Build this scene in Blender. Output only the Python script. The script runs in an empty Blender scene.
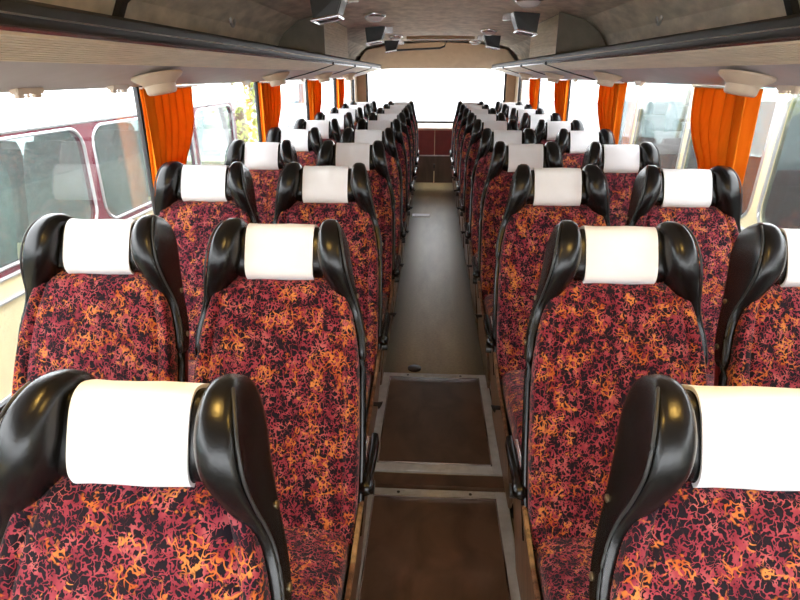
import bpy, bmesh, math, random
from mathutils import Vector, Matrix
from math import sin, cos, pi, radians as R
random.seed(7)
sc = bpy.context.scene
COL = sc.collection

# ------------------------------------------------------------------ camera
CZ = 1.40                                  # lens height above the aisle floor
cam_d = bpy.data.cameras.new('camera'); cam = bpy.data.objects.new('camera', cam_d); COL.objects.link(cam)
cam_d.sensor_width = 36; cam_d.lens = 560 / 800 * 36; cam_d.clip_start = .02
cam.location = (-.034, 0, CZ)
cam.rotation_euler = (pi / 2 - R(21.96), 0, R(3.18))
sc.camera = cam
# ------------------------------------------------------------------ sky (bright overcast)
wd = bpy.data.worlds.new('overcast_sky'); sc.world = wd; wd.use_nodes = True
bg = wd.node_tree.nodes['Background']; bg.inputs[0].default_value = (.93, .97, 1, 1); bg.inputs[1].default_value = 1.0
# ------------------------------------------------------------------ exposure
vs = sc.view_settings
vs.view_transform = 'Standard'; vs.look = 'None'; vs.gamma = 1; vs.use_curve_mapping = False; vs.exposure = 3.4

# ------------------------------------------------------------------ materials
MATS = {}
def nodes_of(name):
    m = bpy.data.materials.new(name); m.use_nodes = True; MATS[name] = m
    nt = m.node_tree; return m, nt, nt.nodes['Principled BSDF']
def N(nt, typ, **kw):
    n = nt.nodes.new(typ)
    for k, v in kw.items():
        if k.startswith('_'): setattr(n, k[1:], v)
        else: n.inputs[k.replace('__', ' ')].default_value = v
    return n
def ramp(nt, src, stops):
    r = nt.nodes.new('ShaderNodeValToRGB'); e = r.color_ramp.elements
    while len(e) < len(stops): e.new(.5)
    for el, (p, c) in zip(e, stops):
        el.position = p; el.color = (c, c, c, 1) if isinstance(c, (int, float)) else (*c, 1)
    nt.links.new(src, r.inputs[0]); return r
def mixc(nt, fac, a, b):
    m = nt.nodes.new('ShaderNodeMix'); m.data_type = 'RGBA'
    for sock, v in ((m.inputs[0], fac), (m.inputs[6], a), (m.inputs[7], b)):
        if hasattr(v, 'links'): nt.links.new(v, sock)
        elif isinstance(v, (int, float)): sock.default_value = v
        else: sock.default_value = (*v, 1)
    return m.outputs[2]
def coords(nt, scale=(1, 1, 1)):
    tc = nt.nodes.new('ShaderNodeTexCoord'); mp = nt.nodes.new('ShaderNodeMapping')
    mp.inputs['Scale'].default_value = scale; nt.links.new(tc.outputs['Object'], mp.inputs['Vector']); return mp.outputs[0]
def plain(name, col, rough=.5, metal=0, var=.12, vscale=12, stretch=(1, 1, 1), bump=0, bscale=200, **kw):
    """a colour broken up by soft procedural mottling and fine relief"""
    m, nt, p = nodes_of(name)
    co = coords(nt, stretch)
    nz = N(nt, 'ShaderNodeTexNoise', Scale=vscale, Detail=4.0); nt.links.new(co, nz.inputs['Vector'])
    lo = tuple(max(0, c * (1 - var)) for c in col); hi = tuple(min(1, c * (1 + var)) for c in col)
    rp = ramp(nt, nz.outputs['Fac'], [(.3, lo), (.7, hi)])
    nt.links.new(rp.outputs[0], p.inputs['Base Color'])
    p.inputs['Roughness'].default_value = rough; p.inputs['Metallic'].default_value = metal
    for k, v in kw.items(): p.inputs[k.replace('_', ' ')].default_value = v
    if bump:
        n2 = N(nt, 'ShaderNodeTexNoise', Scale=bscale, Detail=3.0); nt.links.new(co, n2.inputs['Vector'])
        b = N(nt, 'ShaderNodeBump', Strength=bump, Distance=.003); nt.links.new(n2.outputs['Fac'], b.inputs['Height'])
        nt.links.new(b.outputs[0], p.inputs['Normal'])
    return m

def fabric_material():
    """velour: near-black flecks in a rose network, with sprays of orange coral branches"""
    m, nt, p = nodes_of('coral_velour'); L = nt.links.new
    co = coords(nt, (1, 1, .85))
    oi = nt.nodes.new('ShaderNodeObjectInfo')
    off = N(nt, 'ShaderNodeVectorMath', _operation='SCALE'); off.inputs[0].default_value = (7, 3, 5); L(oi.outputs['Random'], off.inputs['Scale'])
    base = N(nt, 'ShaderNodeVectorMath', _operation='ADD'); L(co, base.inputs[0]); L(off.outputs[0], base.inputs[1])
    def warped(scale, amount):
        nz = N(nt, 'ShaderNodeTexNoise', Scale=scale, Detail=2.0); L(base.outputs[0], nz.inputs['Vector'])
        sub = N(nt, 'ShaderNodeVectorMath', _operation='SUBTRACT'); L(nz.outputs['Color'], sub.inputs[0]); sub.inputs[1].default_value = (.5, .5, .5)
        s = N(nt, 'ShaderNodeVectorMath', _operation='SCALE', Scale=amount); L(sub.outputs[0], s.inputs[0])
        a = N(nt, 'ShaderNodeVectorMath', _operation='ADD'); L(base.outputs[0], a.inputs[0]); L(s.outputs[0], a.inputs[1]); return a.outputs[0]
    v1 = N(nt, 'ShaderNodeTexVoronoi', Scale=84.0, _feature='DISTANCE_TO_EDGE'); L(warped(70, .030), v1.inputs['Vector'])
    brk = N(nt, 'ShaderNodeTexNoise', Scale=55.0, Detail=1.0); L(base.outputs[0], brk.inputs['Vector'])
    mod = N(nt, 'ShaderNodeMath', _operation='MULTIPLY_ADD'); L(brk.outputs['Fac'], mod.inputs[0]); mod.inputs[1].default_value = .42; L(v1.outputs['Distance'], mod.inputs[2])
    fleck = ramp(nt, mod.outputs[0], [(.270, 0), (.315, 1)]).outputs[0]
    v2 = N(nt, 'ShaderNodeTexVoronoi', Scale=58.0, _feature='DISTANCE_TO_EDGE'); L(warped(40, .045), v2.inputs['Vector'])
    branch = ramp(nt, v2.outputs['Distance'], [(.05, 1), (.095, 0)]).outputs[0]
    patch = N(nt, 'ShaderNodeTexNoise', Scale=19.0, Detail=3.0, Roughness=.7); L(base.outputs[0], patch.inputs['Vector'])
    pm = ramp(nt, patch.outputs['Fac'], [(.515, 0), (.56, 1)]).outputs[0]
    tone = N(nt, 'ShaderNodeTexNoise', Scale=30.0, Detail=2.0); L(base.outputs[0], tone.inputs['Vector'])
    net = ramp(nt, tone.outputs['Fac'], [(.32, (.14, .009, .020)), (.52, (.27, .034, .050)), (.70, (.40, .10, .095))]).outputs[0]
    c1 = mixc(nt, fleck, net, (.006, .002, .006))
    fac = N(nt, 'ShaderNodeMath', _operation='MULTIPLY'); L(branch, fac.inputs[0]); L(pm, fac.inputs[1])
    org = ramp(nt, tone.outputs['Fac'], [(.35, (.36, .07, .010)), (.65, (.58, .21, .05))]).outputs[0]
    c2 = mixc(nt, fac.outputs[0], c1, org)
    L(c2, p.inputs['Base Color'])
    p.inputs['Roughness'].default_value = .92; p.inputs['Sheen Weight'].default_value = .12; p.inputs['Specular IOR Level'].default_value = .2
    nz = N(nt, 'ShaderNodeTexNoise', Scale=420.0); L(co, nz.inputs['Vector'])
    b = N(nt, 'ShaderNodeBump', Strength=.25, Distance=.002); L(nz.outputs['Fac'], b.inputs['Height']); L(b.outputs[0], p.inputs['Normal'])
    return m

def wood_material(name, a, b, stretch, rough=.35, scale=6):
    m, nt, p = nodes_of(name)
    co = coords(nt, stretch)
    nz = N(nt, 'ShaderNodeTexNoise', Scale=scale, Detail=6.0, Distortion=.6); nt.links.new(co, nz.inputs['Vector'])
    rp = ramp(nt, nz.outputs['Fac'], [(.35, a), (.62, b)])
    nt.links.new(rp.outputs[0], p.inputs['Base Color']); p.inputs['Roughness'].default_value = rough
    return m

def floor_material():
    """worn olive-brown vinyl: long tread streaks, grime gathered along both edges of the aisle"""
    m, nt, p = nodes_of('aisle_vinyl'); L = nt.links.new
    co = coords(nt); cs = coords(nt, (1, .22, 1))
    n1 = N(nt, 'ShaderNodeTexNoise', Scale=9.0, Detail=5.0, Roughness=.6); L(cs, n1.inputs['Vector'])
    n2 = N(nt, 'ShaderNodeTexNoise', Scale=70.0, Detail=3.0); L(co, n2.inputs['Vector'])
    a = ramp(nt, n1.outputs['Fac'], [(.25, (.22, .17, .08)), (.75, (.44, .35, .185))]).outputs[0]
    c = mixc(nt, .3, a, ramp(nt, n2.outputs['Fac'], [(.3, (.15, .12, .06)), (.75, (.48, .39, .22))]).outputs[0])
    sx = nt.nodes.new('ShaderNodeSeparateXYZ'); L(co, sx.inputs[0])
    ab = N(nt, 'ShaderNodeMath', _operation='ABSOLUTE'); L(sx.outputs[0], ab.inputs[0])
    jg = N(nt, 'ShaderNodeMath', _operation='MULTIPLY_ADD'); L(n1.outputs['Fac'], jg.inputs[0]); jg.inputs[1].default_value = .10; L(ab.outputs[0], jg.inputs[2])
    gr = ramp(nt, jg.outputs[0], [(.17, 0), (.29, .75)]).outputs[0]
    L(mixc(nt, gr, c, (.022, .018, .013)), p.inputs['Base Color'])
    L(ramp(nt, n2.outputs['Fac'], [(.2, .30), (.8, .44)]).outputs[0], p.inputs['Roughness']); p.inputs['Specular IOR Level'].default_value = .32
    b = N(nt, 'ShaderNodeBump', Strength=.10, Distance=.002); L(n2.outputs['Fac'], b.inputs['Height']); L(b.outputs[0], p.inputs['Normal'])
    return m

def glass_material(name, tint=(1, 1, 1), dirt=.02, speck=.22, ior=1.5):
    """thin pane: clear pass-through, mirror reflection by angle, dust and dried rain specks"""
    m, nt, p = nodes_of(name); L = nt.links.new; nt.nodes.remove(p)
    out = [n for n in nt.nodes if n.type == 'OUTPUT_MATERIAL'][0]
    co = coords(nt)
    tr = N(nt, 'ShaderNodeBsdfTransparent'); tr.inputs[0].default_value = (*tint, 1)
    gl = N(nt, 'ShaderNodeBsdfGlossy', Roughness=.015); gl.inputs[0].default_value = (1, 1, 1, 1)
    fr = N(nt, 'ShaderNodeFresnel', IOR=ior)
    ge = nt.nodes.new('ShaderNodeNewGeometry')          # same reflectance on the inner face of the pane
    io = N(nt, 'ShaderNodeMapRange'); io.inputs['To Min'].default_value = ior; io.inputs['To Max'].default_value = 1 / ior
    L(ge.outputs['Backfacing'], io.inputs['Value']); L(io.outputs[0], fr.inputs['IOR'])
    m1 = nt.nodes.new('ShaderNodeMixShader'); L(fr.outputs[0], m1.inputs[0]); L(tr.outputs[0], m1.inputs[1]); L(gl.outputs[0], m1.inputs[2])
    df = N(nt, 'ShaderNodeBsdfDiffuse'); df.inputs[0].default_value = (.8, .82, .82, 1)
    tl = N(nt, 'ShaderNodeBsdfTranslucent'); tl.inputs[0].default_value = (.8, .82, .82, 1)
    md = nt.nodes.new('ShaderNodeMixShader'); md.inputs[0].default_value = .5; L(df.outputs[0], md.inputs[1]); L(tl.outputs[0], md.inputs[2])
    vo = N(nt, 'ShaderNodeTexVoronoi', Scale=90.0); L(co, vo.inputs['Vector'])
    nz = N(nt, 'ShaderNodeTexNoise', Scale=4.0, Detail=3.0); L(co, nz.inputs['Vector'])
    sp = ramp(nt, vo.outputs['Distance'], [(.12, speck), (.26, 0)]).outputs[0]
    sm = N(nt, 'ShaderNodeMath', _operation='MULTIPLY_ADD'); L(sp, sm.inputs[0])
    L(ramp(nt, nz.outputs['Fac'], [(.4, 0), (.65, 1)]).outputs[0], sm.inputs[1]); sm.inputs[2].default_value = dirt
    m2 = nt.nodes.new('ShaderNodeMixShader'); L(sm.outputs[0], m2.inputs[0]); L(m1.outputs[0], m2.inputs[1]); L(md.outputs[0], m2.inputs[2])
    L(m2.outputs[0], out.inputs[0]); return m

def cloth_material(name, a, b, trans, sx=60):
    m, nt, p = nodes_of(name); L = nt.links.new
    co = coords(nt, (1, 1, .12))
    nz = N(nt, 'ShaderNodeTexNoise', Scale=sx, Detail=4.0); L(co, nz.inputs['Vector'])
    c = ramp(nt, nz.outputs['Fac'], [(.35, a), (.65, b)]).outputs[0]
    L(c, p.inputs['Base Color']); p.inputs['Roughness'].default_value = .9; p.inputs['Specular IOR Level'].default_value = .1
    out = [n for n in nt.nodes if n.type == 'OUTPUT_MATERIAL'][0]
    tl = N(nt, 'ShaderNodeBsdfTranslucent'); L(c, tl.inputs[0])
    mx = nt.nodes.new('ShaderNodeMixShader'); mx.inputs[0].default_value = trans
    L(p.outputs[0], mx.inputs[1]); L(tl.outputs[0], mx.inputs[2]); L(mx.outputs[0], out.inputs[0]); return m

def emit_material(name, col, strength):
    m, nt, p = nodes_of(name)
    p.inputs['Base Color'].default_value = (*col, 1); p.inputs['Emission Color'].default_value = (*col, 1); p.inputs['Emission Strength'].default_value = strength
    return m

fabric_material(); floor_material()
plain('black_vinyl', (.005, .005, .0055), .27, Specular_IOR_Level=.42, bump=.10, bscale=260, var=.3)
plain('black_piping', (.02, .02, .02), .45)
plain('white_cover', (.84, .84, .86), .75, var=.03, bump=.1, bscale=500)
plain('red_vinyl', (.30, .015, .012), .5)
plain('black_metal', (.015, .015, .016), .35, var=.3)
plain('brass', (.42, .34, .2), .35, 1)
plain('chrome', (.75, .75, .77), .18, 1, var=.05)
plain('aluminium', (.58, .58, .58), .42, .6, vscale=30, stretch=(1, 1, 1))
wood_material('walnut_side', (.06, .027, .015), (.20, .10, .052), (1, 9, .7), .35, 8)
wood_material('hatch_board', (.05, .026, .016), (.10, .054, .034), (1, .6, 1), .3, 9)
wood_material('bulkhead_wood', (.05, .033, .022), (.09, .06, .042), (1, 1, .2), .4, 10)
plain('bulkhead_red', (.16, .018, .016), .4)
plain('padded_black', (.010, .010, .010), .5, bump=.15)
plain('ribbed_laminate', (.72, .62, .46), .5, var=.10, vscale=40, stretch=(1, .15, 1))
plain('rack_underside', (.52, .48, .48), .55, var=.06, vscale=8)
plain('locker_grey', (.22, .20, .165), .6, var=.12)
plain('ceiling_cloth', (.76, .69, .59), .85, var=.22, vscale=14, stretch=(1, .5, 1), bump=.2, bscale=150)
plain('lining_cloth', (.20, .175, .14), .8, var=.15, vscale=30, stretch=(1, 3, .3))
plain('tan_panel', (.46, .33, .21), .6, var=.06)
plain('cream_plastic', (.74, .60, .45), .4, var=.05)
plain('lower_lining', (.30, .27, .22), .7)
plain('dark_carpet', (.05, .04, .035), .95, bump=.3)
plain('window_rubber', (.015, .015, .016), .5)
plain('silver_trim', (.55, .56, .58), .3, .85)
plain('outer_white', (.7, .7, .68), .4)
cloth_material('orange_curtain', (.80, .235, .012), (.86, .275, .016), .38)
glass_material('window_glass')
glass_material('bus_glass', (.75, .85, .84), .035, .30)
glass_material('dark_glass', (.50, .56, .56), .012, .16, 1.25)
plain('cream_paint', (.80, .70, .42), .3, var=.04, vscale=3)
plain('maroon_paint', (.13, .012, .03), .25, var=.05)
plain('grey_paint', (.42, .43, .43), .35, var=.06, vscale=4)
plain('bus_roof_white', (.85, .86, .86), .4, var=.03)
plain('teal_seat', (.10, .17, .16), .85, var=.25, vscale=20)
plain('rust_seat', (.22, .06, .045), .85, var=.35, vscale=40)
plain('tyre', (.02, .02, .02), .8)
plain('asphalt', (.20, .20, .20), .9, var=.2, vscale=3, bump=.3, bscale=60)
plain('leaf', (.30, .34, .07), .7, var=.4, vscale=2)
plain('bark', (.12, .08, .05), .9, bump=.4, bscale=20)
plain('house_wall', (.70, .74, .76), .8, var=.04)
plain('house_roof', (.30, .14, .10), .8)
plain('house_pane', (.12, .15, .17), .15)
plain('lamp_glass', (.80, .76, .78), .12, var=.05)
emit_material('lamp_lit', (1.0, .60, .14), 13.0)

# ------------------------------------------------------------------ mesh helpers
class MB:
    def __init__(s): s.v = []; s.f = []
    def add(s, vs, fs):
        o = len(s.v); s.v += [tuple(p) for p in vs]; s.f += [tuple(i + o for i in f) for f in fs]; return s
    def box(s, x0, x1, y0, y1, z0, z1, M=None):
        vs = [Vector((x, y, z)) for x in (x0, x1) for y in (y0, y1) for z in (z0, z1)]
        if M: vs = [M @ p for p in vs]
        return s.add(vs, [(0, 1, 3, 2), (4, 6, 7, 5), (0, 4, 5, 1), (2, 3, 7, 6), (0, 2, 6, 4), (1, 5, 7, 3)])
    def loft(s, rings, cap=True, closed=True):
        n = len(rings[0]); vs = [p for r in rings for p in r]; fs = []
        for i in range(len(rings) - 1):
            for j in range(n if closed else n - 1):
                k = (j + 1) % n
                fs.append((i * n + j, i * n + k, (i + 1) * n + k, (i + 1) * n + j))
        if cap: fs += [tuple(range(n))[::-1], tuple((len(rings) - 1) * n + j for j in range(n))]
        return s.add(vs, fs)
    def tube(s, pts, r, n=8, cap=True):
        pts = [Vector(p) for p in pts]; rings = []
        rs = r if isinstance(r, (list, tuple)) else [r] * len(pts)
        for i, p in enumerate(pts):
            d = (pts[min(i + 1, len(pts) - 1)] - pts[max(i - 1, 0)]).normalized()
            a = d.cross(Vector((0, 0, 1)) if abs(d.z) < .9 else Vector((1, 0, 0))).normalized(); b = d.cross(a)
            rings.append([p + (a * cos(2 * pi * j / n) + b * sin(2 * pi * j / n)) * rs[i] for j in range(n)])
        return s.loft(rings, cap)
    def prism_y(s, poly, y0, y1):                       # (x, z) outline run along y
        return s.loft([[(x, y0, z) for x, z in poly], [(x, y1, z) for x, z in poly]])
    def prism_x(s, poly, x0, x1):                       # (y, z) outline run along x
        return s.loft([[(x0, y, z) for y, z in poly], [(x1, y, z) for y, z in poly]])
    def lathe(s, prof, n=20, M=None, sy=1):             # (radius, z) turned about z
        rings = [[Vector((r * cos(2 * pi * j / n), sy * r * sin(2 * pi * j / n), z)) for j in range(n)] for r, z in prof]
        if M: rings = [[M @ p for p in r] for r in rings]
        return s.loft(rings)
    def mesh(s, name, mat, smooth=None, bevel=0):
        me = bpy.data.meshes.new(name); me.from_pydata(s.v, [], s.f)
        bm = bmesh.new(); bm.from_mesh(me)
        if bevel:
            bmesh.ops.bevel(bm, geom=[e for e in bm.edges if len(e.link_faces) == 2 and e.calc_face_angle(0) > .5], offset=bevel, segments=2, affect='EDGES', clamp_overlap=True)
        bmesh.ops.recalc_face_normals(bm, faces=bm.faces[:])
        if smooth is not None:
            for f in bm.faces: f.smooth = True
            for e in bm.edges:
                if len(e.link_faces) == 2 and e.calc_face_angle(0) > R(smooth): e.smooth = False
        bm.to_mesh(me); bm.free(); me.materials.append(MATS[mat]); return me
    def build(s, name, mat, parent=None, smooth=None, bevel=0): return obj(name, s.mesh(name, mat, smooth, bevel), parent)
def obj(name, me, parent=None):
    o = bpy.data.objects.new(name, me); COL.objects.link(o)
    if parent: o.parent = parent
    return o
def empty(name, loc=(0, 0, 0)):
    o = bpy.data.objects.new(name, None); o.empty_display_size = .1; o.location = loc; COL.objects.link(o); return o
def tag(o, label, cat, group=None):
    o['label'] = label; o['category'] = cat
    if group: o['group'] = group
    return o
def struct(o, label=None, cat=None):
    o['kind'] = 'structure'
    if label: o['label'] = label
    if cat: o['category'] = cat
    return o
def copy_tree(o, parent=None):
    c = o.copy(); COL.objects.link(c); c.parent = parent
    for ch in list(o.children): copy_tree(ch, c)
    return c
def sgn(a, e): return math.copysign(abs(a) ** e, a)
def interp(rows, t):
    """Catmull-Rom through rows of tuples, t along the first column"""
    for i in range(len(rows) - 1):
        if t <= rows[i + 1][0] or i == len(rows) - 2:
            p1, p2 = rows[i], rows[i + 1]; p0 = rows[max(i - 1, 0)]; p3 = rows[min(i + 2, len(rows) - 1)]
            h = p2[0] - p1[0]; s = min(1, max(0, (t - p1[0]) / h)); out = []
            for a, b, c, d in zip(p0[1:], p1[1:], p2[1:], p3[1:]):
                m1 = (c - a) / max(1e-6, p2[0] - p0[0]) * h; m2 = (d - b) / max(1e-6, p3[0] - p1[0]) * h
                out.append((2*s**3 - 3*s*s + 1) * b + (s**3 - 2*s*s + s) * m1 + (-2*s**3 + 3*s*s) * c + (s**3 - s*s) * m2)
            return out

# ------------------------------------------------------------------ the coach shell
WX = 1.15                 # side lining
Y0, Y1 = -1.9, 8.75       # windscreen, rear wall
SILL, WTOP = .55, 1.365
PILLARS = {-1: [-.85, .70, 2.25, 3.80, 5.33, 6.86, 8.40], 1: [-.76, .79, 2.34, 3.86, 5.38, 6.89, 8.40]}
ROOF = [(1.17, WTOP), (1.15, 1.50), (1.08, 1.64), (.95, 1.74), (.72, 1.79), (.40, 1.815), (0, 1.825)]
fl = MB().box(-1.2, 1.2, 1.675, Y1, -.06, 0).box(-.268, .268, Y0, 1.675, -.10, -.02).box(-1.2, -.268, Y0, 1.675, -.06, 0).box(.268, 1.2, Y0, 1.675, -.06, 0)
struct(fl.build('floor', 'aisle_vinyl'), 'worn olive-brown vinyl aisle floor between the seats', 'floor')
roof = ROOF + [(-x, z) for x, z in ROOF[:-1][::-1]]
outer = [(x * 1.04, z + .05) for x, z in roof]
struct(MB().prism_y(roof + outer[::-1], Y0, Y1).build('ceiling', 'ceiling_cloth', None, 25), 'grey-brown woven ceiling lining of the coach', 'ceiling')
for side, s in (('left', -1), ('right', 1)):
    w = MB().box(*sorted((s * WX, s * (WX + .06))), Y0, Y1, -.06, SILL)
    struct(w.build('wall_' + side, 'lower_lining'), 'lower side wall lining under the %s windows' % side, 'wall')
    si = MB().box(*sorted((s * (WX - .035), s * (WX + .065))), Y0, Y1, SILL - .02, SILL + .012)
    struct(si.build('trim_%d' % (1 if s < 0 else 2), 'lower_lining', bevel=.005), 'window sill ledge along the %s side' % side, 'trim')
nt_ = 3; nw = 1
for s in (-1, 1):
    for i, py in enumerate(PILLARS[s]):
        p = MB().box(*sorted((s * (WX - .005), s * (WX + .03))), py - .018, py + .018, SILL, WTOP + .02)
        o = struct(p.build('trim_%d' % nt_, 'window_rubber', bevel=.006), 'black window pillar', 'trim'); nt_ += 1
        MB().box(*sorted((s * (WX - .009), s * (WX - .004))), py - .015, py - .008, SILL, WTOP).build('silver_strip', 'silver_trim', o)
    for i in range(6):
        a, b = PILLARS[s][i] + .018, PILLARS[s][i + 1] - .018
        f = MB(); x0, x1 = sorted((s * (WX + .012), s * (WX + .028)))
        f.box(x0, x1, a, a + .012, SILL, WTOP).box(x0, x1, b - .012, b, SILL, WTOP).box(x0, x1, a, b, SILL + .01, SILL + .03).box(x0, x1, a, b, WTOP + .002, WTOP + .014)
        o = struct(f.build('window_%d' % nw, 'window_rubber'), 'side window in black rubber frame', 'window'); nw += 1
        MB().box(*sorted((s * (WX + .02), s * (WX + .024))), a, b, SILL, WTOP + .01).build('pane', 'window_glass', o)
# rear wall: tan posts, header over the big rear window, shelf and sill
RS, RT = .72, 1.50
rw = MB().box(-1.2, 1.2, Y1, Y1 + .06, -.06, RS).box(-1.2, 1.2, Y1, Y1 + .06, RT, 1.90).box(-1.21, -1.15, 8.418, Y1 + .06, SILL, 1.40).box(1.15, 1.21, 8.418, Y1 + .06, SILL, 1.40).box(-1.2, -1.02, Y1, Y1 + .06, RS, 1.6).box(1.02, 1.2, Y1, Y1 + .06, RS, 1.6)
o = struct(rw.build('wall_rear', 'tan_panel'), 'tan rear wall around the large back window', 'wall')
hd = [(1.12, 1.49), (.95, 1.70), (.6, 1.775), (0, 1.80), (-.6, 1.775), (-.95, 1.70), (-1.12, 1.49)]
hb = [(1.12, 1.46), (.8, 1.475), (.5, 1.485), (0, 1.492), (-.5, 1.485), (-.8, 1.475), (-1.12, 1.46)]
MB().loft([[(x, 8.28, z) for x, z in hd], [(x, 8.60, z) for x, z in hb], [(x, 8.76, z - .01) for x, z in hb], [(x, 8.76, z + .03) for x, z in hd]], closed=False, cap=False).build('header_panel', 'tan_panel', o, 40)
o = struct(MB().box(-1.02, 1.02, Y1 + .01, Y1 + .04, RS, RS + .03).box(-1.02, 1.02, Y1 + .01, Y1 + .04, RT - .03, RT).box(-1.02, -.99, Y1 + .01, Y1 + .04, RS, RT).box(.99, 1.02, Y1 + .01, Y1 + .04, RS, RT).build('window_%d' % nw, 'window_rubber'), 'wide rear window, blown out white', 'window'); nw += 1
MB().box(-1.02, 1.02, Y1 + .02, Y1 + .024, RS, RT).build('pane', 'window_glass', o)
# front end behind the camera: apron and windscreen
o = struct(MB().box(-1.2, 1.2, Y0 - .06, Y0, -.1, .55).box(-1.2, 1.2, Y0 - .06, Y0, 1.62, 1.88).box(-1.2, -1.12, Y0 - .06, Y0, .55, 1.62).box(1.12, 1.2, Y0 - .06, Y0, .55, 1.62).build('wall_front', 'lower_lining'), 'front wall around the windscreen', 'wall')
o = struct(MB().box(-.025, .025, Y0 - .05, Y0 - .01, .55, 1.62).build('window_%d' % nw, 'window_rubber'), 'front windscreen', 'window')
MB().box(-1.12, 1.12, Y0 - .03, Y0 - .026, .55, 1.62).build('pane', 'window_glass', o)
# roof ribs
for s in (-1, 1):
    for y in (.45, 2.02):
        r = MB(); a = [(x, z) for x, z in ROOF[1:5]]
        poly = [(s * (x - .004), z - .004) for x, z in a] + [(s * (x - .02), z - .02) for x, z in a[::-1]]
        r.prism_y(poly, y, y + .035)
        struct(r.build('trim_%d' % nt_, 'padded_black'), 'black roof rib strip', 'trim'); nt_ += 1
# bulkhead closing the aisle
bk = empty('rear_bulkhead', (0, 7.86, 0)); tag(bk, 'low bulkhead at the far end of the aisle, red above walnut', 'bulkhead')
MB().box(-.30, .30, 0, .05, 0, .36).build('lower_panel', 'bulkhead_wood', bk)
MB().box(-.30, -.004, -.004, .05, .375, .70).build('red_panel', 'bulkhead_red', bk, bevel=.004)
MB().box(.004, .30, -.004, .05, .375, .70).build('red_panel', 'bulkhead_red', bk, bevel=.004)
MB().box(-.30, .30, -.008, .05, .36, .375).build('metal_strip', 'silver_trim', bk)
MB().box(-.30, .30, -.012, .85, .70, .725).build('shelf', 'tan_panel', bk)
MB().box(-.012, .012, -.014, 0, .20, .26).tube([(0, -.004, .24), (0, -.03, .24)], .014, 10).build('latch', 'black_metal', bk)
MB().box(-.006, .006, -.003, 0, .0, .16).build('yellow_strip', 'cream_paint', bk)
# ------------------------------------------------------------------ floor hatches
def hatch(y0, y1, z, label):
    h = empty('floor_hatch', (0, y0, z)); tag(h, label, 'floor hatch', 'framed hatches in the aisle floor')
    L = y1 - y0; w = .262; t = .042
    for (a, b, c, d) in ((-w, -w + t, 0, L), (w - t, w, 0, L), (-w + t, w - t, 0, t), (-w + t, w - t, L - t, L)):
        m = MB().box(a, b, c, d, 0, .010)
        lw = b - a; ll = d - c
        if ll > lw:
            for k in range(5): xx = a + lw * (k + .7) / 5.4; m.box(xx, xx + .003, c, d, .010, .0122)
        else:
            for k in range(5): yy = c + ll * (k + .7) / 5.4; m.box(a, b, yy, yy + .003, .010, .0122)
        m.build('frame_strip', 'aluminium', h)
    for (a, b, c, d) in ((-w + t, -w + t + .005, t, L - t), (w - t - .005, w - t, t, L - t), (-w + t, w - t, t, t + .005), (-w + t, w - t, L - t - .005, L - t)):
        MB().box(a, b, c, d, .001, .016).build('frame_lip', 'chrome', h)
    MB().box(-w + t + .005, w - t - .005, t + .005, L - t - .005, 0, .006).build('board', 'hatch_board', h)
    for xx in (-.13, .13): MB().lathe([(.006, .012), (.006, .0142), (.003, .0146)], 8, Matrix.Translation((xx, L - t * .5, 0))).build('screw', 'black_metal', h)
hatch(1.72, 2.465, 0, 'dark brown floor hatch in aluminium frame, the farther of two')
hatch(.85, 1.645, -.02, 'dark brown floor hatch in aluminium frame, nearest the camera, one step lower')
st = MB().box(-.262, .262, 1.65, 1.712, -.02, .004).build('trim_%d' % nt_, 'hatch_board'); struct(st, 'dark step nosing between the two floor hatches', 'trim'); nt_ += 1
o = MB().lathe([(.035, 0), (.035, .006), (.028, .008)], 18, Matrix.Translation((-.10, 2.53, 0))).build('floor_pull', 'black_metal', None, 30); tag(o, 'small dark round pull set in the floor behind the far hatch', 'floor pull')
d = empty('floor_sticker', (-.135, 5.9, .0)); tag(d, 'small white-edged rectangular sticker on the aisle floor', 'sticker')
MB().box(-.095, .095, -.06, .06, 0, .002).build('white_border', 'white_cover', d); MB().box(-.07, .07, -.035, .035, .002, .003).build('grey_centre', 'aluminium', d)
for s in (-1, 1):
    o = MB().box(*sorted((s * .268, s * .30)), 1.70, 7.85, 0, .014).box(*sorted((s * .28, s * .286)), 1.70, 7.85, .014, .02).build('trim_%d' % nt_, 'aluminium'); struct(o, 'aluminium seat rail along the aisle floor', 'trim'); nt_ += 1

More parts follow.
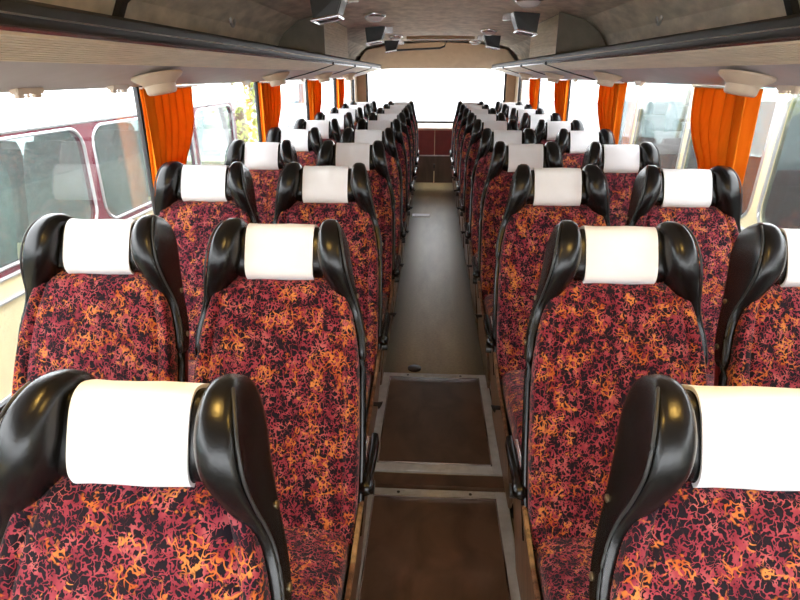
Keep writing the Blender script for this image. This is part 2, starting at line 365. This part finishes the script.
# ------------------------------------------------------------------ luggage racks
def rack(s, label):
    r = empty('luggage_rack', (0, 0, 1.46)); tag(r, label, 'luggage rack', 'luggage racks over the windows')
    def P(pts): return [(s * x, z - 1.46) for x, z in pts]
    a, b = Y0 + .6, 8.25
    MB().prism_y(P([(.755, 1.478), (.748, 1.49), (.75, 1.515), (.762, 1.523), (.80, 1.52), (.81, 1.50), (.80, 1.478)]), a, b).build('padded_rail', 'padded_black', r, 50)
    MB().prism_y(P([(.7435, 1.493), (.7435, 1.4965), (.752, 1.4965), (.752, 1.493)]), a, b).build('rail_inlay', 'chrome', r)
    MB().prism_y(P([(.752, 1.468), (.748, 1.473), (.752, 1.478), (.79, 1.478), (.79, 1.468)]), a, b).build('silver_strip', 'chrome', r)
    # fluted fascia
    p0, p1 = Vector((.757, 1.468)), Vector((.895, 1.428)); n = Vector((-.278, -.96)); top = []
    K = 11
    for k in range(K):
        for t, dz in ((.0, 0), (.12, .0055), (.66, .0055), (.84, 0)):
            q = p0.lerp(p1, (k + t) / K) + n * dz; top.append((q.x, q.y))
    top.append(tuple(p1))
    MB().prism_y(P(top + [(.90, 1.445), (.78, 1.475)]), a, b).build('ribbed_fascia', 'ribbed_laminate', r)
    MB().prism_y(P([(.895, 1.428), (.95, 1.405), (1.165, 1.355), (1.165, 1.372), (.95, 1.42), (.90, 1.445)]), a, b).build('underside', 'rack_underside', r, 40)
    MB().prism_y(P([(.78, 1.476), (1.16, 1.46), (1.16, 1.468), (.78, 1.484)]), a, b).build('shelf', 'lining_cloth', r)
    for y in (4.30, 5.50, 6.9):
        MB().prism_y(P([(.742, 1.462), (.742, 1.48), (.76, 1.485), (.76, 1.462), (.90, 1.420), (1.10, 1.368), (1.10, 1.36), (.90, 1.412)]), y, y + .012).build('joint_strip', 'black_metal', r)
    ring = MB().tube([(s * 1.055, 3.1 + .03 * cos(t * pi / 8), 1.655 - 1.46 + .03 * sin(t * pi / 8)) for t in range(17)], .007, 6); ring.build('grommet', 'aluminium', r, 40)
    return r
rack(-1, 'overhead luggage rack with black rail and ribbed fascia above left windows')
rack(1, 'overhead luggage rack with black rail and ribbed fascia above right windows')
def locker(s, label):
    y0, y1 = 4.12, 5.28
    l = empty('overhead_locker', (0, y0, 1.52)); tag(l, label, 'locker', 'closed lockers on the luggage racks')
    top = [(.79, 1.775), (.95, 1.728), (1.05, 1.655), (1.11, 1.55), (1.115, 1.525)]
    poly = [(s * x, z - 1.52) for x, z in [(.79, 1.525)] + top]
    MB().prism_y(poly, 0, y1 - y0).build('body', 'locker_grey', l)
    out = []; K = 14
    for k in range(K):
        for t, dx in ((0, 0), (.1, .004), (.75, .004), (.85, 0)): out.append((s * (.784 - dx), .006 + (k + t) * .245 / K))
    MB().prism_y(out + [(s * .79, .25), (s * .79, .006)], 0, y1 - y0).build('ribbed_door', 'ribbed_laminate', l)
    MB().box(*sorted((s * .772, s * .79)), -.012, 0, 0.004, .255).build('corner_strip', 'locker_grey', l)
locker(-1, 'grey overhead locker with ribbed door on the left rack')
locker(1, 'grey overhead locker with ribbed door on the right rack')

# air-vent pods under the rack at each pillar
def pod_parts():
    p = empty('vent_pod')
    MB().lathe([(.02, .022), (.098, .016), (.100, .010), (.092, .002), (.070, -.010), (.060, -.018)], 24, None, 1.0).build('flared_rim', 'cream_plastic', p, 50)
    MB().lathe([(.060, -.014), (.058, -.040), (.052, -.046), (.012, -.046)], 24).build('nozzle_boss', 'cream_plastic', p, 50)
    return p
pod0 = None; ORD = ['nearest', 'second', 'third', 'fourth', 'fifth']
for s in (-1, 1):
    for i, py in enumerate([1.97, 3.50, 5.02, 6.55]):
        o = pod0 if False else (pod_parts() if pod0 is None else copy_tree(pod0))
        if pod0 is None: pod0 = o
        o.location = (s * .955, py, 1.384); o.scale = (.8, 1, 1); o.rotation_euler = (0, s * R(11), 0)
        tag(o, 'cream flared vent pod under the %s rack, %s from the camera' % ('left' if s < 0 else 'right', ORD[i]), 'vent pod', 'vent pods under the racks')
ck = 0
for s in (-1, 1):
    for i, y in enumerate([1.55, 2.02, 3.45, 5.0]):
        o = MB().box(-.012, .012, -.055, .055, -.012, .006).box(-.008, .008, -.05, -.02, -.022, -.012).box(-.008, .008, .02, .05, -.022, -.012).box(-.006, .006, -.004, .004, -.022, -.012).build('curtain_hook', 'cream_plastic', None, bevel=.003)
        o.location = (s * 1.125, y, 1.362)
        tag(o, 'small cream curtain hook bracket above the %s windows, %s from the camera' % ('left' if s < 0 else 'right', ORD[i]), 'bracket', 'curtain hook brackets')

# ------------------------------------------------------------------ curtains
def curtain(s, py, i):
    y0 = py - (.075 if s < 0 else .125); n = 160; rows = 26; width = .50
    rnd = random.Random(i * 2 + (s > 0)); ph = rnd.random() * 6
    fr = []; z1, z0 = 1.352, .89
    for r in range(rows + 1):
        t = r / rows; z = z1 + (z0 - z1) * t
        gather = 1 - .42 * math.exp(-((t - .80) / .33) ** 2)
        ring = []
        for k in range(n + 1):
            u = k / n
            fold = 2 * pi * (6.3 * u + .35 * sin(4 * u + ph)) + .4 * sin(3 * t + 3 * u)
            y = y0 + width * gather * (u + .010 * sin(9 * u + 5 * t + ph) + .026 * sin(2 * fold + .6))
            x = 1.127 + (.0185 + .0025 * sin(5 * u + ph)) * sin(fold)
            ring.append((s * x, y, z))
        fr.append(ring)
    m = MB(); m.loft(fr, cap=False, closed=False)
    c = empty('curtain', (s * 1.1, py, .89))
    o = m.build('cloth', 'orange_curtain', c, 80)
    o.matrix_parent_inverse = Matrix.Translation((-s * 1.1, -py, -.89))
    md = o.modifiers.new('thickness', 'SOLIDIFY'); md.thickness = .0012
    hd_ = MB().box(*sorted((s * 1.105, s * 1.13)), y0, y0 + width, z1 - .004, z1 + .003).build('track', 'cream_plastic', c)
    hd_.matrix_parent_inverse = Matrix.Translation((-s * 1.1, -py, -.89))
    tag(c, 'gathered orange curtain at the %s window pillar, %s from the camera' % ('left' if s < 0 else 'right', ORD[i]), 'curtain', 'orange window curtains')
for s in (-1, 1):
    for i, py in enumerate(PILLARS[s][2:6]): curtain(s, py, i)

# ------------------------------------------------------------------ ceiling fittings
def dome_lamp(x, y, label, lit=False):
    l = empty('dome_lamp', (x, y, 1.797)); tag(l, label, 'lamp', 'ceiling dome lamps')
    MB().lathe([(.02, .02), (.082, .018), (.086, .0), (.080, -.012), (.068, -.016), (.066, -.008)], 28).build('chrome_ring', 'chrome', l, 50)
    MB().lathe([(.068, -.006), (.066, -.020), (.055, -.034), (.035, -.043), (.010, -.046)], 28).build('glass_dome', 'lamp_lit' if lit else 'lamp_glass', l, 60)
def speaker(x, y, s, label):
    p = empty('ceiling_speaker', (x, y, 1.775)); tag(p, label, 'speaker', 'wedge speakers along the ceiling edges')
    # wedge: deep at the front, sloping face towards the aisle and the camera
    v = [(-.10 * s, -.10, .03), (.09 * s, -.10, .03), (.09 * s, .10, .03), (-.10 * s, .10, .03), (-.055 * s, -.085, -.085), (.075 * s, -.095, -.11), (.075 * s, .095, -.11), (-.055 * s, .085, -.085)]
    MB().add(v, [(0, 1, 2, 3), (4, 7, 6, 5), (0, 4, 5, 1), (1, 5, 6, 2), (2, 6, 7, 3), (3, 7, 4, 0)]).build('cabinet', 'black_metal', p, bevel=.006)
    MB().tube([(-.058 * s, -.092, -.088), (.078 * s, -.10, -.113), (.078 * s, .10, -.113), (-.058 * s, .092, -.088), (-.058 * s, -.092, -.088)], .009, 6).build('silver_rim', 'chrome', p, 50)
    MB().box(*sorted((-.16 * s, -.085 * s)), -.02, .02, -.02, .03).build('bracket', 'chrome', p, bevel=.004)
dome_lamp(.50, 3.62, 'round chrome-ringed dome lamp on right ceiling edge, nearest visible'); dome_lamp(-.47, 4.5, 'round chrome-ringed dome lamp on left ceiling edge, nearer one')
dome_lamp(.50, 6.1, 'round chrome-ringed dome lamp on right ceiling edge, second from camera'); dome_lamp(-.47, 6.95, 'round chrome-ringed dome lamp on left ceiling edge, farther one')
dome_lamp(.50, 8.05, 'round chrome-ringed dome lamp on right ceiling edge, farthest')
dome_lamp(.50, .55, 'lit warm dome lamp above the nearest right seats', True); dome_lamp(-.47, .55, 'lit warm dome lamp above the nearest left seats', True)
speaker(-.60, 3.35, -1, 'black wedge speaker with silver rim on left ceiling edge, nearest'); speaker(.61, 4.5, 1, 'black wedge speaker with silver rim on right ceiling edge, nearer one')
speaker(-.58, 5.75, -1, 'black wedge speaker with silver rim on left ceiling edge, second'); speaker(.61, 6.95, 1, 'black wedge speaker with silver rim on right ceiling edge, farther one')
speaker(-.58, 7.95, -1, 'black wedge speaker with silver rim on left ceiling edge, farthest')
h = empty('roof_hatch', (.04, 7.55, 1.80)); tag(h, 'slim rectangular roof vent near the rear of the ceiling', 'roof vent')
MB().box(-.40, .40, -.26, .20, -.004, .02).box(-.40, -.36, -.26, .20, -.016, -.004).box(.36, .40, -.26, .20, -.016, -.004).box(-.36, .36, -.26, -.22, -.016, -.004).box(-.36, .36, .16, .20, -.016, -.004).build('frame', 'tan_panel', h)
MB().box(-.34, .34, -.2, .14, -.008, -.003).build('grille', 'locker_grey', h)
gr = MB().tube([(-.66, 8.02, 1.79), (-.66, 8.0, 1.72), (-.62, 8.0, 1.685), (-.30, 8.0, 1.70), (.04, 8.0, 1.715), (.10, 8.0, 1.735), (.13, 8.0, 1.80)], .013, 8)
tag(gr.build('grab_rail', 'black_metal', None, 60), 'bent black grab rail hanging from the rear ceiling', 'rail')

# ------------------------------------------------------------------ seats
A = R(25); ZJ = .365
def B(u, v, w): return Vector((u, v * sin(A) - w * cos(A), ZJ + v * cos(A) + w * sin(A)))
def hw(v): return interp([(-.03, .208), (.10, .215), (.30, .213), (.44, .206), (.54, .188), (.60, .168), (.625, .150), (.638, .12), (.643, .09)], v)[0]
def seat_meshes():
    M = {}
    # fabric back with two stitched channels and raised side bolsters
    m = MB(); rings = []
    nf = 44
    for i in range(31):
        v = -.03 + .673 * (1 - (1 - i / 30) ** 1.35)
        h = hw(v); ring = []
        edge = min(1, (.650 - v) / .05)
        for k in range(nf + 1):
            q = -1 + 2 * k / nf
            w = .030 * (1 - abs(q) ** 5) + .012 * math.exp(-((abs(q) - .82) / .16) ** 2) - .007 * math.exp(-((abs(q) - .58) / .028) ** 2)
            w = -.02 + (w + .02) * max(.25, edge ** .5) + .008 * sin(pi * max(0, v) / .64)
            ring.append(B(h * sgn(sin(q * pi / 2), .9), v, w))
        ring += [B(h * .98, v, -.035), B(-h * .98, v, -.035)]
        rings.append(ring)
    M['back'] = m.loft(rings).mesh('backrest', 'coral_velour', 60)
    # vinyl shell behind
    m = MB(); rings = []
    for i in range(22):
        v = -.03 + .79 * i / 21; h = min(hw(min(v, .60)) + .003, .222) if v < .62 else .150 - (v - .62) * .2
        rings.append([B(u * h, v, w) for u, w in ((-1, -.036), (1, -.036), (1.0, -.055), (.85, -.085), (-.85, -.085), (-1.0, -.055))])
    M['shell'] = m.loft(rings).mesh('back_shell', 'red_vinyl', 40)
    for s in (-1, 1):
        m = MB(); pts = [B(s * (hw(v) + .004), v, -.012 + .004 * sin(v * 5)) for v in [-.02 + .63 * i / 24 for i in range(25)]]
        M['edge', s] = m.tube(pts, .011, 8).mesh('edge_trim', 'black_vinyl', 60)
    # vinyl roll and white sleeve
    def roll(u0, u1, sv, sw, n=36, e=.72):
        return [[B(u, .698 + sv * sgn(sin(2 * pi * j / n), e), -.004 + sw * sgn(cos(2 * pi * j / n), e)) for j in range(n)] for u in (u0, u1)]
    M['roll'] = MB().loft(roll(-.108, .108, .067, .043)).mesh('headrest_roll', 'black_vinyl', 50)
    us = [-.0865, -.086, -.06, -.02, .02, .06, .086, .0865]; n = 40; rings = []
    for k, u in enumerate(us):
        sv = .0725 + (.0012 if 0 < k < 7 else 0) + .0010 * sin(k * 1.9); sw = .0495 - .002 * sin(k * 1.3)
        rings.append([B(u, .698 + sv * sgn(sin(2 * pi * j / n), .62), -.004 + sw * sgn(cos(2 * pi * j / n), .62)) for j in range(n)])
    inner = [[B(u, .698 + .068 * sgn(sin(2 * pi * j / n), .62), -.004 + .0445 * sgn(cos(2 * pi * j / n), .62)) for j in range(n)] for u in (.0865, -.0865)]
    M['cover'] = MB().loft(rings + inner + [rings[0]], cap=False).mesh('headrest_cover', 'white_cover', 50)
    # wings: paddle-shaped side bolster running down into a strap
    prof = [(.425, .220, .014, -.028, .004), (.435, .222, .022, -.040, .010), (.49, .218, .026, -.046, .012), (.54, .207, .032, -.054, .014), (.575, .197, .044, -.062, .028), (.61, .188, .060, -.072, .056),
            (.65, .179, .075, -.080, .080), (.69, .172, .077, -.082, .088), (.725, .165, .071, -.080, .083), (.752, .157, .061, -.074, .068), (.770, .149, .048, -.062, .050), (.782, .140, .031, -.042, .026), (.787, .130, .010, -.014, .004)]
    for s in (-1, 1):
        m = MB(); rings = []; n = 28; seam = []
        vals = [.425 + .362 * (1 - (1 - i / 40) ** 1.5) for i in range(41)]
        for v in vals:
            o, t, w0, w1 = interp(prof, v)
            ring = []
            for j in range(n):
                a = 2 * pi * j / n; ca, sa = cos(a), sin(a)
                e = .40 if ca > 0 else .78
                ring.append(B(s * (o - t / 2 + t / 2 * sgn(ca, e)), v, (w0 + w1) / 2 + (w1 - w0) / 2 * sgn(sa, .45 if ca > 0 else .85)))
            rings.append(ring)
            if v < .775: seam.append(B(s * (o - .002), v, w1 - .004 - (w1 - w0) * .03))
        M['wing', s] = m.loft(rings).mesh('headrest_wing', 'black_vinyl', 60)
        M['seam', s] = MB().tube(seam, .0026, 6).mesh('piping', 'black_piping', 60)
        for k, v in enumerate((.59, .475)):
            o, t, w0, w1 = interp(prof, v)
            c = B(s * (o + .0005), v, w0 * .55)
            Mx = Matrix.Translation(c) @ Matrix.Rotation(s * pi / 2, 4, 'Y')
            M['bolt', s, k] = MB().lathe([(.0068, -.002), (.0068, .0015), (.004, .003), (.001, .0034)], 12, Mx).mesh('bolt', 'brass', 50)
    # cushion
    m = MB(); rings = []
    for i in range(26):
        t = i / 25; y = .035 - .505 * t
        top = .365 + .05 * t + .012 * sin(pi * t)
        bot = .26 + .03 * t
        fr = max(0, (t - .86) / .14); r = math.sqrt(max(0, 1 - fr ** 2)) if fr < 1 else 0
        bk_ = max(.35, min(1, t / .06 + .35))
        c = (top * .55 + bot * .45); hh = (top - bot) / 2 * max(.12, r) * bk_; w = .198 * (.90 + .10 * max(0, r)) * (.97 + .03 * bk_)
        ring = []
        for j in range(40):
            a = 2 * pi * j / 40; q = sgn(cos(a), .42); z = c + hh * sgn(sin(a), .42)
            if sin(a) > .3: z += .006 * (1 - q * q) * r
            ring.append((w * q, y, z))
        rings.append(ring)
    M['cushion'] = m.loft(rings).mesh('seat_cushion', 'coral_velour', 60)
    M['pan'] = MB().box(-.19, .19, -.42, .03, .235, .268).mesh('seat_pan', 'black_metal', bevel=.004)
    # aisle side: walnut panel, arm with bulb end
    for s in (-1, 1):
        poly = [(-.36, .03), (.20, .03), (.23, .30), (.215, .41), (.17, .44), (.02, .425), (-.10, .36), (-.40, .30), (-.41, .10)]
        pm_ = MB().prism_x(poly, .204, .216); pm_.v = [(s * (x + (z - .30) * .095), y, z) for x, y, z in pm_.v]
        M['panel', s] = pm_.mesh('side_panel', 'walnut_side', bevel=.003)
        M['hinge', s] = MB().tube([(s * .208, .12, .395), (s * .246, .12, .395)], [.022, .018], 14).mesh('hinge_knob', 'black_metal', 40)
        M['arm', s] = MB().tube([(s * 0.238, .23, .485), (s * 0.240, .20, .478), (s * 0.238, .14, .468), (s * 0.234, .085, .458), (s * 0.232, .065, .454), (s * 0.232, .045, .452), (s * 0.232, .032, .451)], [.010, .013, .013, .014, .021, .021, .010], 12).mesh('armrest', 'black_vinyl', 60)
        M['armstrip', s] = MB().tube([(s * .222, .21, .490), (s * .221, .14, .481), (s * .219, .085, .472)], .0055, 8).mesh('chrome_strip', 'chrome', 60)
        M['lever', s] = MB().tube([(s * .222, -.22, .34), (s * .238, -.22, .34), (s * .246, -.22, .335)], [.008, .008, .016], 10).mesh('recliner_knob', 'black_metal', 50)
    return M
SM = seat_meshes()
LEGM = {}
def legs(dz):
    k = round(dz, 3)
    if k not in LEGM:
        z0 = -dz
        LEGM[k] = [MB().box(sx * .15 - .015, sx * .15 + .015, y - .015, y + .015, z0, .24).box(sx * .15 - .03, sx * .15 + .03, y - .03, y + .03, z0, z0 + .006).mesh('leg', 'black_metal') for sx in (-1, 1) for y in (-.34, -.04)]
    return LEGM[k]
def make_seat(aisle_side, dz):
    t = empty('coach_seat')
    obj('seat_cushion', SM['cushion'], t); obj('seat_pan', SM['pan'], t); obj('backrest', SM['back'], t); obj('back_shell', SM['shell'], t)
    for s in (-1, 1): obj('edge_trim', SM['edge', s], t)
    hr = obj('headrest_roll', SM['roll'], t)
    c = obj('headrest_cover', SM['cover'], hr); c['label'] = 'white cloth headrest cover'
    for s in (-1, 1):
        w = obj('headrest_wing', SM['wing', s], t); w['label'] = 'black vinyl headrest wing'
        obj('piping', SM['seam', s], w)
        for k in (0, 1): obj('bolt', SM['bolt', s, k], w)
    for me in legs(dz): obj('leg', me, t)
    if aisle_side:
        s = aisle_side
        p = obj('side_panel', SM['panel', s], t); p['label'] = 'walnut side panel'
        obj('hinge_knob', SM['hinge', s], p); obj('recliner_knob', SM['lever', s], p)
        a = obj('armrest', SM['arm', s], t); obj('chrome_strip', SM['armstrip', s], a)
    return t
ROWS = [.70, 1.412, 2.203, 2.990, 3.735, 4.50, 5.288, 6.07, 6.83, 7.55]
DZ = [-.053, -.023] + [0] * 8
NAMES = ['nearest row', 'second row', 'third row', 'fourth row', 'fifth row', 'sixth row', 'seventh row', 'eighth row', 'ninth row', 'farthest row']
SHIFT = {(0, 1): (-.010, -.034), (0, -2): (0, -.034), (0, -1): (.004, -.046), (0, 2): (-.008, -.046), (1, 1): (.024, -.006), (1, -2): (.024, 0), (1, -1): (-.004, 0)}    # seats that stand a little off the grid
protos = {}
for r, ry in enumerate(ROWS):
    for x, side, where in ((-.915, 0, 'by the left windows'), (-.44, 1, 'left of the aisle'), (.44, -1, 'right of the aisle'), (.915, 0, 'by the right windows')):
        key = (side, DZ[r], r == 0)
        o = copy_tree(protos[key]) if key in protos else protos.setdefault(key, make_seat(side, DZ[r]))
        lift = DZ[r]
        dx, dzz = SHIFT.get((r, side if side else (2 if x > 0 else -2)), (0, 0))
        o.location = (x + dx, ry - .325 + (.055 if r == 0 and x > 0 else 0), lift + dzz)
        tag(o, 'coral-patterned red seat with white headrest cover, %s, %s from the camera' % (where, NAMES[r]), 'seat', 'coach seats in rows of four')

# ------------------------------------------------------------------ outside
g = MB().box(-40, 40, -30, 60, -1.15, -1.05).build('ground', 'asphalt'); struct(g, 'grey asphalt yard outside the coach', 'ground')
def rrect(y0, y1, z0, z1, r, n=6):
    out = []
    for cy, cz, a0 in ((y1 - r, z1 - r, 0), (y0 + r, z1 - r, pi / 2), (y0 + r, z0 + r, pi), (y1 - r, z0 + r, 3 * pi / 2)):
        out += [(cy + r * cos(a0 + pi / 2 * k / n), cz + r * sin(a0 + pi / 2 * k / n)) for k in range(n + 1)]
    return out
def holed_panel(outer, holes, depth, mat, name):
    """flat panel in (y, z) with rounded window openings, given thickness"""
    cu = bpy.data.curves.new(name, 'CURVE'); cu.dimensions = '2D'; cu.fill_mode = 'BOTH'; cu.extrude = depth / 2
    for poly in [outer] + holes:
        sp = cu.splines.new('POLY'); sp.points.add(len(poly) - 1); sp.use_cyclic_u = True
        for p, (a, b) in zip(sp.points, poly): p.co = (a, b, 0, 1)
    tmp = bpy.data.objects.new(name, cu); COL.objects.link(tmp)
    me = bpy.data.meshes.new_from_object(tmp.evaluated_get(bpy.context.evaluated_depsgraph_get()))
    bpy.data.objects.remove(tmp); bpy.data.curves.remove(cu)
    me.transform(Matrix(((0, 0, 1, 0), (1, 0, 0, 0), (0, 1, 0, 0), (0, 0, 0, 1))))   # (a, b, c) -> x = c, y = a, z = b
    me.materials.clear(); me.materials.append(MATS[mat]); return me
def bus_seat_mesh(s, mat):
    prof = [(-.05, 0), (.05, 0), (.07, .3), (.06, .60), (.03, .68), (-.02, .68), (-.05, .60)]
    m = MB(); rings = []
    for x, k in ((-.21, .9), (-.19, .98), (0, 1), (.19, .98), (.21, .9)):
        rings.append([(x, a * k + .20 * z, z * k) for a, z in prof])
    m.loft(rings); return m.mesh('passenger_seat', mat, 50)
def parked_bus(x, s, label, wins, top, bot, y0, y1, low, waist, frame, seatmat, lean, seat_z, glass='bus_glass', far_top=None):
    """s: direction from our coach to the bus; its near side stands at x"""
    b = empty('parked_bus', (x, 0, -1.05)); b.rotation_euler = (0, s * R(lean), 0); tag(b, label, 'bus')
    o = 1.05
    me = holed_panel([(y0, bot - .05), (y1, bot - .05), (y1 + .0, top + .03), (y0, top + .03)], [rrect(a, c, bot, top, .13) for a, c in wins], .04, frame, 'window_band')
    wb = obj('window_band', me, b); wb.location = (0, 0, o)
    for a, c in wins:
        path = rrect(a, c, bot, top, .13); path = path + path[:2]
        g_ = MB().tube([(-s * .022, p, q + o) for p, q in path], .010, 6).build('window_gasket', 'silver_trim', b, 50)
        MB().box(-.004, .004, a, c, bot + o, top + o).build('pane', glass, b)
    MB().box(*sorted((-s * .01, s * .04)), y0, y1, .30, bot - .20 + o).build('lower_body', low, b)
    MB().box(*sorted((-s * .015, s * .04)), y0, y1, bot - .20 + o, bot - .045 + o).build('waist_panel', waist, b)
    for zz in (bot - .05, bot - .165): MB().tube([(-s * .02, y0, zz + o), (-s * .02, y1, zz + o)], .012, 6).build('moulding', 'silver_trim', b)
    MB().tube([(-s * .022, y0, top + .035 + o), (-s * .022, y1, top + .035 + o)], .014, 6).build('gutter', 'silver_trim', b)
    rf = [(-.02, top + .03), (.03, top + .16), (.16, top + .27), (.45, top + .36), (1.15, top + .40), (1.85, top + .36), (2.14, top + .27), (2.27, top + .16), (2.32, top + .06), (2.25, top + .05), (1.15, top + .30), (.05, top + .05)]
    MB().prism_y([(s * q, z + o) for q, z in rf], y0, y1).build('roof', 'bus_roof_white', b, 40)
    MB().box(*sorted((s * 2.26, s * 2.32)), y0, y1, .30, (far_top or bot) + o).build('far_side', low, b)
    for a, c in wins: MB().box(*sorted((s * 2.26, s * 2.30)), a - .09, a + .02, bot + o, top + .07 + o).build('far_pillar', frame, b)
    MB().box(*sorted((0, s * 2.3)), y0, y1, .30, .40).build('bus_floor', 'dark_carpet', b)
    # rounded nose
    rings = []
    for t in range(7):
        a = t / 6 * pi / 2; yy = y1 + .45 * sin(a); k = cos(a) ** .5 if t < 6 else .25
        xx = 1.15 * (1 - k) * .8
        rings.append([(s * xx, yy, .35), (s * (2.3 - xx), yy, .35), (s * (2.3 - xx), yy, bot + o), (s * xx, yy, bot + o)])
    MB().loft(rings).build('nose', low, b, 50)
    for q in (0.05, 1.15, 2.25): MB().tube([(s * q, y1 + (.02 if q != 1.15 else .42), bot + o), (s * (q * .9 + .1), y1 + (-.05 if q != 1.15 else .22), top + .1 + o)], .03, 8).build('screen_pillar', frame, b)
    rings = [[(s * (.02 + 2.26 * k / 10), y1 + .42 * (1 - ((k - 5) / 5) ** 2) ** .5 * (1 - .35 * j), bot + j * (top - bot + .08) + o) for k in range(11)] for j in (0, 1)]
    MB().loft(rings, cap=False, closed=False).build('windscreen', 'bus_glass', b, 60)
    sm = bus_seat_mesh(s, seatmat)
    yy = y0 + .5
    while yy < y1 - .5:
        for q in (.36, .84):
            st_ = obj('passenger_seat', sm, b); st_.location = (s * q, yy, o + seat_z)
        yy += .80
    for wy in (y0 + 1.0, y1 - .9):
        MB().lathe([(.02, -.10), (.30, -.10), (.46, -.08), (.48, 0), (.46, .08), (.30, .10), (.02, .10)], 28, Matrix.Translation((s * .14, wy, .48)) @ Matrix.Rotation(pi / 2, 4, 'Y')).build('wheel', 'tyre', b, 40)
    return b
wl = [(-1.76, -.04), (.04, 1.76), (1.84, 3.56), (3.66, 5.26), (5.36, 6.4)]
parked_bus(-2.27, -1, 'cream and maroon bus parked beside the left windows', wl, 1.09, .46, -2.4, 6.5, 'cream_paint', 'cream_paint', 'maroon_paint', 'teal_seat', 0, .30)
wr = [(-1.3, -.12), (-.02, 1.14), (1.24, 2.40), (2.50, 3.62), (3.72, 4.84), (4.94, 6.1), (6.2, 7.3)]
parked_bus(2.0, 1, 'grey bus with cream window pillars parked beside the right windows', wr, 1.34, .50, -2.4, 7.5, 'grey_paint', 'grey_paint', 'cream_paint', 'rust_seat', 2, .05, 'dark_glass', 1.45)

def tree(x, y, h, r, label, seed):
    rn = random.Random(seed)
    t = empty('tree', (x, y, -1.05)); tag(t, label, 'tree', 'trees beyond the yard')
    tr = MB().tube([(0, 0, 0), (.05, .02, h * .3), (-.04, .03, h * .6), (.02, 0, h * .85)], [.16, .13, .08, .03], 8)
    for k in range(7):
        a = rn.random() * 6.28; z = h * (.35 + .06 * k); tr.tube([(0, 0, z), (cos(a) * r * .35, sin(a) * r * .35, z + .35), (cos(a) * r * .7, sin(a) * r * .7, z + .9)], [.05, .035, .012], 5)
    tr.build('trunk', 'bark', t)
    m = MB()
    cl = [(rn.uniform(-.6, .6) * r, rn.uniform(-.6, .6) * r, h * rn.uniform(.3, .95), rn.uniform(.3, .5) * r) for _ in range(16)]
    for cx, cy, cz, cr in cl:
        for _ in range(170):
            d = Vector((rn.gauss(0, 1), rn.gauss(0, 1), rn.gauss(0, 1))).normalized() * cr * rn.uniform(.5, 1)
            c = Vector((cx, cy, cz)) + d; a = Vector((rn.gauss(0, 1), rn.gauss(0, 1), rn.gauss(0, 1))).normalized(); bb = a.cross(d).normalized(); q = .09
            m.add([c - a * q, c + bb * q * .5, c + a * q, c - bb * q * .5], [(0, 1, 2, 3)])
    o = m.build('leaves', 'leaf', t); o['kind'] = 'stuff'
tree(-4.75, 14, 4.6, 1.5, 'yellow-green tree seen past the front of the left bus', 1)
tree(-9.0, 20, 4.8, 1.7, 'yellow-green tree farther left behind the parked bus roof', 2)
hs = empty('house', (-9.0, 33, -1.05)); tag(hs, 'pale house seen through the left windows far away', 'house')
MB().box(-3, 3, -3, 3, 0, 4.6).build('walls', 'house_wall', hs)
MB().prism_x([(-3.3, 4.6), (3.3, 4.6), (0, 6.4)], -3.3, 3.3).build('gable_roof', 'house_roof', hs)
for x in (-2, 0, 2):
    for z in (1.0, 3.0):
        w = MB().box(x - .5, x + .5, -3.06, -2.98, z, z + 1.1).build('window', 'outer_white', hs); MB().box(x - .42, x + .42, -3.08, -3.04, z + .08, z + 1.02).build('pane', 'house_pane', w)
